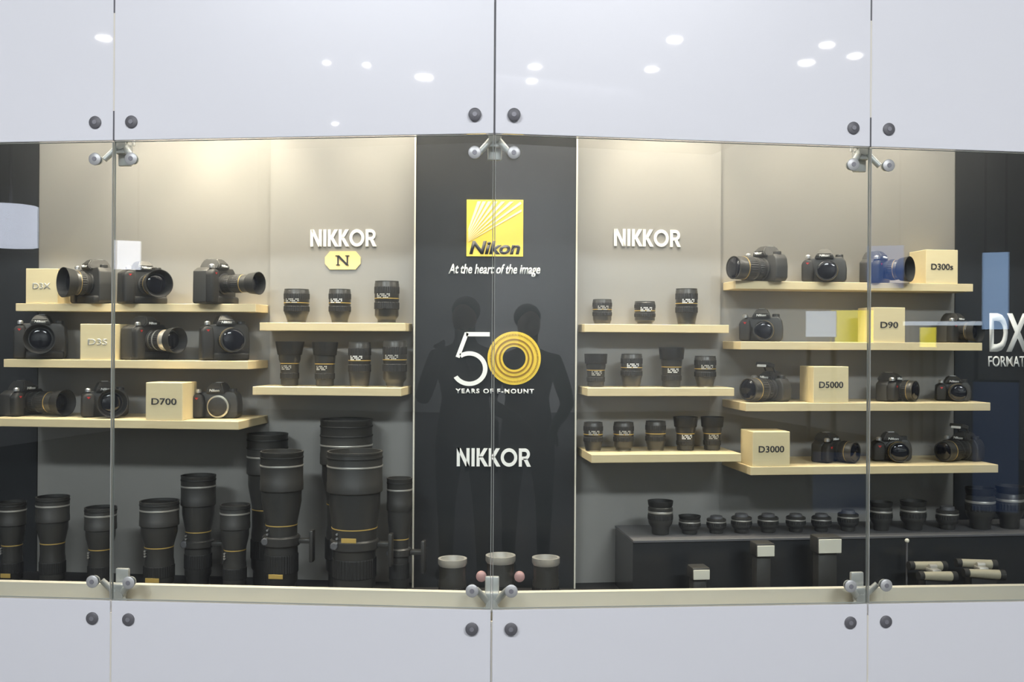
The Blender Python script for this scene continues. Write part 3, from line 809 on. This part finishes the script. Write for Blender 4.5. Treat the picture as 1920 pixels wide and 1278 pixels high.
def wall_letter(px, py, bm, m, label, name='wall_lettering', cat='lettering', off=.0125):
    side = -1 if px < 925 else 1
    c = hit(px, py, DW - off, side)
    o = link(name, bm, m, loc=c, rz=wing(side)[2]); tag(o, label, cat); return o
ml = hit(645, 445, DW).y / F; mr = hit(1214, 445, DW).y / F
wall_letter(644, 446, nikkor_bm(126 * ml, 32 * ml), M['letter'], 'white capital lettering on the left lens wall above the gold badge')
wall_letter(1214, 446, nikkor_bm(128 * mr, 32 * mr), M['letter'], 'white capital lettering on the lens wall right of the black panel')
c = hit(643, 488, DW - .0125); e = empty('gold_badge', c, -TH_L); tag(e, 'small gold eight-sided badge with a black N on the left lens wall', 'badge')
a_, b_ = 34 * ml, 17 * ml
link('badge_plate', prism([(-a_ * .72, -b_), (a_ * .72, -b_), (a_, -b_ * .35), (a_, b_ * .35), (a_ * .72, b_), (-a_ * .72, b_), (-a_, b_ * .35), (-a_, -b_ * .35)], -.003, 0), mat('badge_gold', (0.85, 0.66, 0.30), .45), e)
bm = bmesh.new(); hN, wN = b_ * .55, a_ * .26
for sx in (-1, 1): add_stroke(bm, (sx * wN, -hN), (sx * wN, hN), .005, -.003, -.0045)
add_prism(bm, [(-wN - .006, hN), (-wN + .004, hN), (wN + .006, -hN), (wN - .004, -hN)], -.003, -.0045)
add_stroke(bm, (-wN - .009, hN - .0015), (-wN + .003, hN - .0015), .003, -.003, -.0045); add_stroke(bm, (wN - .007, hN - .0015), (wN + .007, hN - .0015), .003, -.003, -.0045)
add_stroke(bm, (-wN - .007, -hN + .0015), (-wN + .007, -hN + .0015), .003, -.003, -.0045)
link('letter', bm, M['ink'], e)
# right outer panel lettering
mr2 = hit(1890, 640, DW).y / F
c = hit(1853, 640, DW - .0065, 1)
tb = text_bm('DX', 78 * mr2, 72 * mr2, off=.03, ext=.002)
e = empty('format_lettering', c, TH_R); tag(e, 'tall white DX letters with the word FORMAT at the right edge', 'lettering')
link('large_letters', tb, M['letter'], e, loc=(41 * mr2, 0, 17 * mr2))
link('small_letters', text_bm('FORMAT', 74 * mr2, 20 * mr2, off=.012, ext=.002), M['letter'], e, loc=(37 * mr2, 0, -37 * mr2))

# ================================================================= THE HALL IN FRONT OF THE DISPLAY
HX, HY0, HZ = 9.0, -15.0, 5.6
tag(link('floor_hall', box((0, (HY0 + YG) / 2 + .5, -.03), (2 * HX, YG - HY0 + 1.4, .06)), M['hallfloor']), kind='structure')
tag(link('ceiling_hall', box((0, (HY0 + YG) / 2 + .5, HZ + .03), (2 * HX, YG - HY0 + 1.4, .06)), M['hallceil']), kind='structure')
tag(link('wall_hall_back', box((0, HY0, HZ / 2), (2 * HX, .1, HZ)), M['hallwall']), kind='structure')
for sx, nm in ((-1, 'left'), (1, 'right')):
    tag(link('wall_hall_' + nm, box((sx * HX, (HY0 + YG) / 2, HZ / 2), (.1, YG - HY0, HZ)), M['hallwall']), kind='structure')

def mirror(px, py, dist=None, z=None, y=None):
    """the place whose reflection in the front shows at (px, py)"""
    side = -1 if px < 925 else 1
    p = hit(px, py, -.005, side); t, n, rz = wing(side)
    r = ray(px, py).normalized(); r2 = r - 2 * r.dot(n) * n
    if z is not None: k = (z - p.z) / r2.z
    elif y is not None: k = (y - p.y) / r2.y
    else: k = dist
    return p + r2 * k, (p - EYE).length + k, r2
k = 0
spots = [(195, 72, 24), (613, 118, 14), (687, 122, 14), (795, 145, 30), (1003, 125, 22), (997, 152, 18), (1222, 130, 22), (1265, 75, 26), (1512, 118, 26), (1550, 85, 24), (1603, 105, 22), (628, 232, 12), (1738, 240, 16)]
for (px, py, w) in spots:
    p, D, r2 = mirror(px, py, z=HZ - .16)
    if p.y < HY0 + .3: p, D, r2 = mirror(px, py, y=HY0 + .5)
    rr = w / 2 / F * D
    e = empty('ceiling_spotlight', p); tag(e, 'round hall ceiling spotlight reflected in the white panels', 'ceiling light', 'hall spotlights reflected in the white panels')
    link('housing', lathe([(rr * 1.1, .002), (rr * 1.15, .01), (rr * 1.15, .09), (rr * .5, .10), (rr * .3, HZ - p.z)], 24), M['blackm'], e, True)
    link('lamp_face', lathe([(rr, .0), (rr, .004)], 24), M['lamp'], e)

def lit_board(name, px, py, w, h, dist, m, label, cat, depth=.12):
    p, D, r2 = mirror(px, py, dist)
    ww, hh_ = w / F * D, h / F * D
    rz = math.atan2(r2.y, r2.x) + math.pi / 2   # faces the display
    return p, ww, hh_, math.atan2(-r2.y, -r2.x) + math.pi / 2
def hall_box(name, px, py, w, h, dist, m, label, cat, extra=None):
    p, ww, hh_, rz = lit_board(name, px, py, w, h, dist, m, label, cat)
    e = empty(name, (p.x, p.y, 0), rz); tag(e, label, cat)
    link('frame', box((0, .07, p.z), (ww * 1.03, .10, hh_ * 1.03), .004), M['blackm'], e)
    link('lit_face', box((0, 0.0, p.z), (ww, .03, hh_)), M[m], e)
    bm = bmesh.new()
    zb = p.z - hh_ / 2 * 1.0
    if p.z > 1.9:
        for sx in (-1, 1): add_bar(bm, (sx * ww * .4, .07, p.z + hh_ / 2), (sx * ww * .4, .07, HZ), .006)
        link('hanger', bm, M['bolt'], e)
    else:
        for sx in (-1, 1): add_bar(bm, (sx * ww * .4, .07, 0), (sx * ww * .4, .07, zb), .02)
        link('leg', bm, M['bolt'], e)
    return e, ww, hh_, p
# white drum sign hanging, seen at the left edge
p, D, r2 = mirror(18, 424, 5.0); rr = 42 / F * D; hh_ = 68 / F * D
e = empty('hanging_drum_sign', p); tag(e, 'lit white round hanging sign reflected at the left edge', 'sign')
link('drum', lathe([(rr, -hh_ / 2), (rr, hh_ / 2)], 40), mat('drum_white', (.8, .8, .8), .5, emit=(.8, .84, 1.0), es=7), e, True)
bm = bmesh.new(); add_bar(bm, (0, 0, hh_ / 2), (0, 0, HZ - p.z), .008); link('hanger', bm, M['bolt'], e)
# reflected booth lights
hall_box('light_box', 238, 478, 44, 50, 6.0, 'litwhite', 'bright white lit panel across the hall, reflected above the cameras', 'light panel')
hall_box('light_pillar', 1868, 545, 40, 130, 6.5, 'litpale', 'pale blue lit column reflected left of the DX letters', 'light panel')
hall_box('blue_screen', 1660, 500, 62, 74, 6.2, 'litblue', 'blue lit screen reflected beside the D300s block', 'screen')
hall_box('booth_window', 1540, 607, 52, 46, 7.5, 'litwin', 'white lit booth window reflected on the D90 shelf', 'light panel')
hall_box('yellow_board', 1598, 612, 72, 58, 8.0, 'lityel', 'yellow lit board reflected left of the D90 block', 'board')
hall_box('yellow_board', 1741, 632, 26, 34, 8.0, 'lityel', 'small yellow lit board reflected right of the D90 block', 'board')
hall_box('light_bar', 1770, 606, 130, 7, 7.2, 'litwin', 'thin lit bar reflected behind the right end of the D90 shelf', 'light panel')

M['dimblue'] = mat('dim_blue', (.05, .08, .2), .5, emit=(.12, .20, .42), es=.55)
hall_box('blue_stand', 1578, 955, 96, 200, 6.4, 'dimblue', 'dim blue exhibition stand reflected low, left of the right joint', 'stand')
hall_box('blue_stand', 1868, 850, 70, 240, 6.8, 'dimblue', 'dim blue exhibition stand reflected below the DX letters', 'stand')

# two visitors behind the camera, seen as dark reflections
def visitor(x, y, rz, label, bag=False, tall=1.0):
    e = empty('person', (x, y, 0), rz); e.scale = (tall,) * 3; tag(e, label, 'person')
    J_ = dict(pel=(0, 0, .95), spine=(0, .01, 1.15), chest=(0, 0, 1.34), neck=(0, 0, 1.47), hd=(0, -.01, 1.56), head=(0, -.015, 1.66))
    V = [Vector(J_[k_]) for k_ in ('pel', 'spine', 'chest', 'neck', 'hd', 'head')]; rad = [(.155, .12), (.145, .115), (.165, .12), (.06, .06), (.075, .09), (.075, .09)]
    E = [(0, 1), (1, 2), (2, 3), (3, 4), (4, 5)]
    def add(p_, r_, par):
        V.append(Vector(p_)); rad.append(r_ if isinstance(r_, tuple) else (r_, r_)); E.append((par, len(V) - 1)); return len(V) - 1
    for sx in (-1, 1):
        a = add((sx * .19, 0, 1.39), .07, 2); a = add((sx * .27, -.03, 1.12), .052, a); a = add((sx * .16, -.24, 1.28 if not bag else 1.05), .042, a); a = add((sx * .07, -.30, 1.45 if not bag else .98), .032, a)
        for f in range(4): 
            q1 = add((sx * (.05 + .018 * f), -.34, (1.50 if not bag else .95) - .01 * f), .010, a); add((sx * (.045 + .018 * f), -.36, (1.49 if not bag else .90) - .01 * f), .008, q1)
        a = add((sx * .10, 0, .88), (.10, .11), 0); a = add((sx * .115, -.01, .50), .065, a); a = add((sx * .12, .02, .10), .045, a); add((sx * .13, -.12, .045), .04, a)
    me = bpy.data.meshes.new('body'); me.from_pydata([tuple(v) for v in V], E, [])
    o = bpy.data.objects.new('body', me); COL.objects.link(o); o.parent = e
    m1 = o.modifiers.new('skin', 'SKIN'); m1.use_smooth_shade = True
    for i, sv in enumerate(me.skin_vertices[0].data): sv.radius = rad[i]; sv.use_root = (i == 0)
    m2 = o.modifiers.new('sub', 'SUBSURF'); m2.levels = 1; m2.render_levels = 1
    me.materials.append(M['cloth'])
    bm = bmesh.new(); bmesh.ops.create_uvsphere(bm, u_segments=20, v_segments=12, radius=.105); bmesh.ops.scale(bm, vec=(.85, .98, .85), verts=bm.verts); link('hair', bm, M['hair'], e, True, loc=(0, .02, 1.69))
    bm = bmesh.new(); bmesh.ops.create_uvsphere(bm, u_segments=20, v_segments=12, radius=.095); bmesh.ops.scale(bm, vec=(.8, .9, 1.1), verts=bm.verts); link('face', bm, M['skin'], e, True, loc=(0, -.025, 1.64))
    if bag: link('shoulder_bag', box((.27, .05, .85), (.12, .30, .36), .03, 3), M['cloth'], e, True)
v1 = mirror(872, 640, y=-.60)[0]; v2 = mirror(990, 640, y=-.80)[0]
visitor(v1.x, v1.y, math.pi, 'person in dark clothes holding a camera, reflected at the centre joint')
visitor(v2.x, v2.y, math.pi, 'person in dark clothes with a shoulder bag, reflected right of the joint', True, .98)

# ================================================================= LIGHTS
def spot(px, d, z, aim_d, aim_z, power, ang, blend, label, col=(1, .86, .66)):
    side = 0 if 780 < px < 1078 else (-1 if px < 925 else 1)
    p = at_h(px, d, z, side if side else 1); 
    if side == 0: p = Vector((EYE.x + (px - CX) / F * YB, YG + d, z))
    q_ = Vector(p) + wing(side)[1] * (aim_d - d); q_.z = aim_z
    l = bpy.data.lights.new('spot', 'SPOT'); l.energy = power; l.color = col; l.spot_size = R(ang); l.spot_blend = blend; l.shadow_soft_size = .035
    o = bpy.data.objects.new('downlight_beam', l); COL.objects.link(o); o.location = p
    o.rotation_euler = (q_ - p).to_track_quat('-Z', 'Y').to_euler()
    return p
def fixture(p, label):
    e = empty('case_downlight', (p.x, p.y, CEIL_H)); tag(e, label, 'ceiling light', 'downlights in the case ceiling')
    link('housing', lathe([(.045, 0), (.048, -.004), (.048, -.022), (.036, -.024), (.034, -.006)], 28), M['chrome'], e, True)
LAMPS = [(130, 45, .7), (285, 60, 2.4), (420, 70, 3.2), (575, 45, .9), (735, 50, 1.6), (850, 40, .9), (1000, 40, .9), (1135, 45, .9), (1275, 55, 2.2), (1430, 45, .6), (1570, 55, .9), (1720, 50, .75)]  # the two over the centre panel are added to light its lettering
for px, a, pw in LAMPS:
    p = spot(px, .40, CEIL_H - .05, .56, 1.0, 18 * pw, 68, .75, '')
    fixture(Vector((p.x, p.y, 0)), 'round downlight in the case ceiling above the display')
def area(name, loc, aim, sx, sy, power, col):
    l = bpy.data.lights.new(name, 'AREA'); l.shape = 'RECTANGLE'; l.size = sx; l.size_y = sy; l.energy = power; l.color = col
    o = bpy.data.objects.new(name, l); COL.objects.link(o); o.location = loc
    o.rotation_euler = (Vector(aim) - Vector(loc)).to_track_quat('-Z', 'Y').to_euler(); return o
# fill strip added out of sight behind the header to lift the case interior
for sd, a, b in ((-1, UL + .1, -.05), (1, .05, UR - .1)):
    p = pt(sd, (a + b) / 2, .16, CEIL_H - .06); q_ = pt(sd, (a + b) / 2, .50, 1.3)
    l = area('case_fill_light', p, q_, abs(b - a),   .05, 17.5, (1, .92, .80))
# hall lights
area('hall_light', (-2.6, -4.0, HZ - .1), (-1.2, 2.8, 0.6), 3.0, .6, 440, (.93, .95, 1.0))
area('hall_light', (2.6, -4.0, HZ - .1), (1.2, 2.8, 0.6), 3.0, .6, 440, (.95, .96, 1.0))
area('hall_wall_fill', (2.5, -9.5, HZ - .1), (1.5, -15, 1.8), 6.0, 1.0, 2200, (.97, .97, 1.0))  # unseen fill added to brighten the back wall in the glass reflections
w = bpy.data.worlds.new('world'); S.world = w; w.use_nodes = True
w.node_tree.nodes['Background'].inputs[0].default_value = (.5, .55, .65, 1); w.node_tree.nodes['Background'].inputs[1].default_value = .28

# ================================================================= CAMERA
cam = bpy.data.cameras.new('camera'); cam.sensor_width = 36; cam.lens = 36 * F / 1920; cam.clip_start = .05
co = bpy.data.objects.new('render_camera', cam); COL.objects.link(co); co.location = EYE
co.matrix_world = Matrix.Translation(EYE) @ Matrix.Rotation(R(90), 4, 'X') @ Matrix.Rotation(ROLL, 4, 'Z')
S.camera = co
vs = S.view_settings; vs.view_transform = 'Standard'; vs.look = 'None'; vs.gamma = 1; vs.use_curve_mapping = False; vs.exposure = 0.0
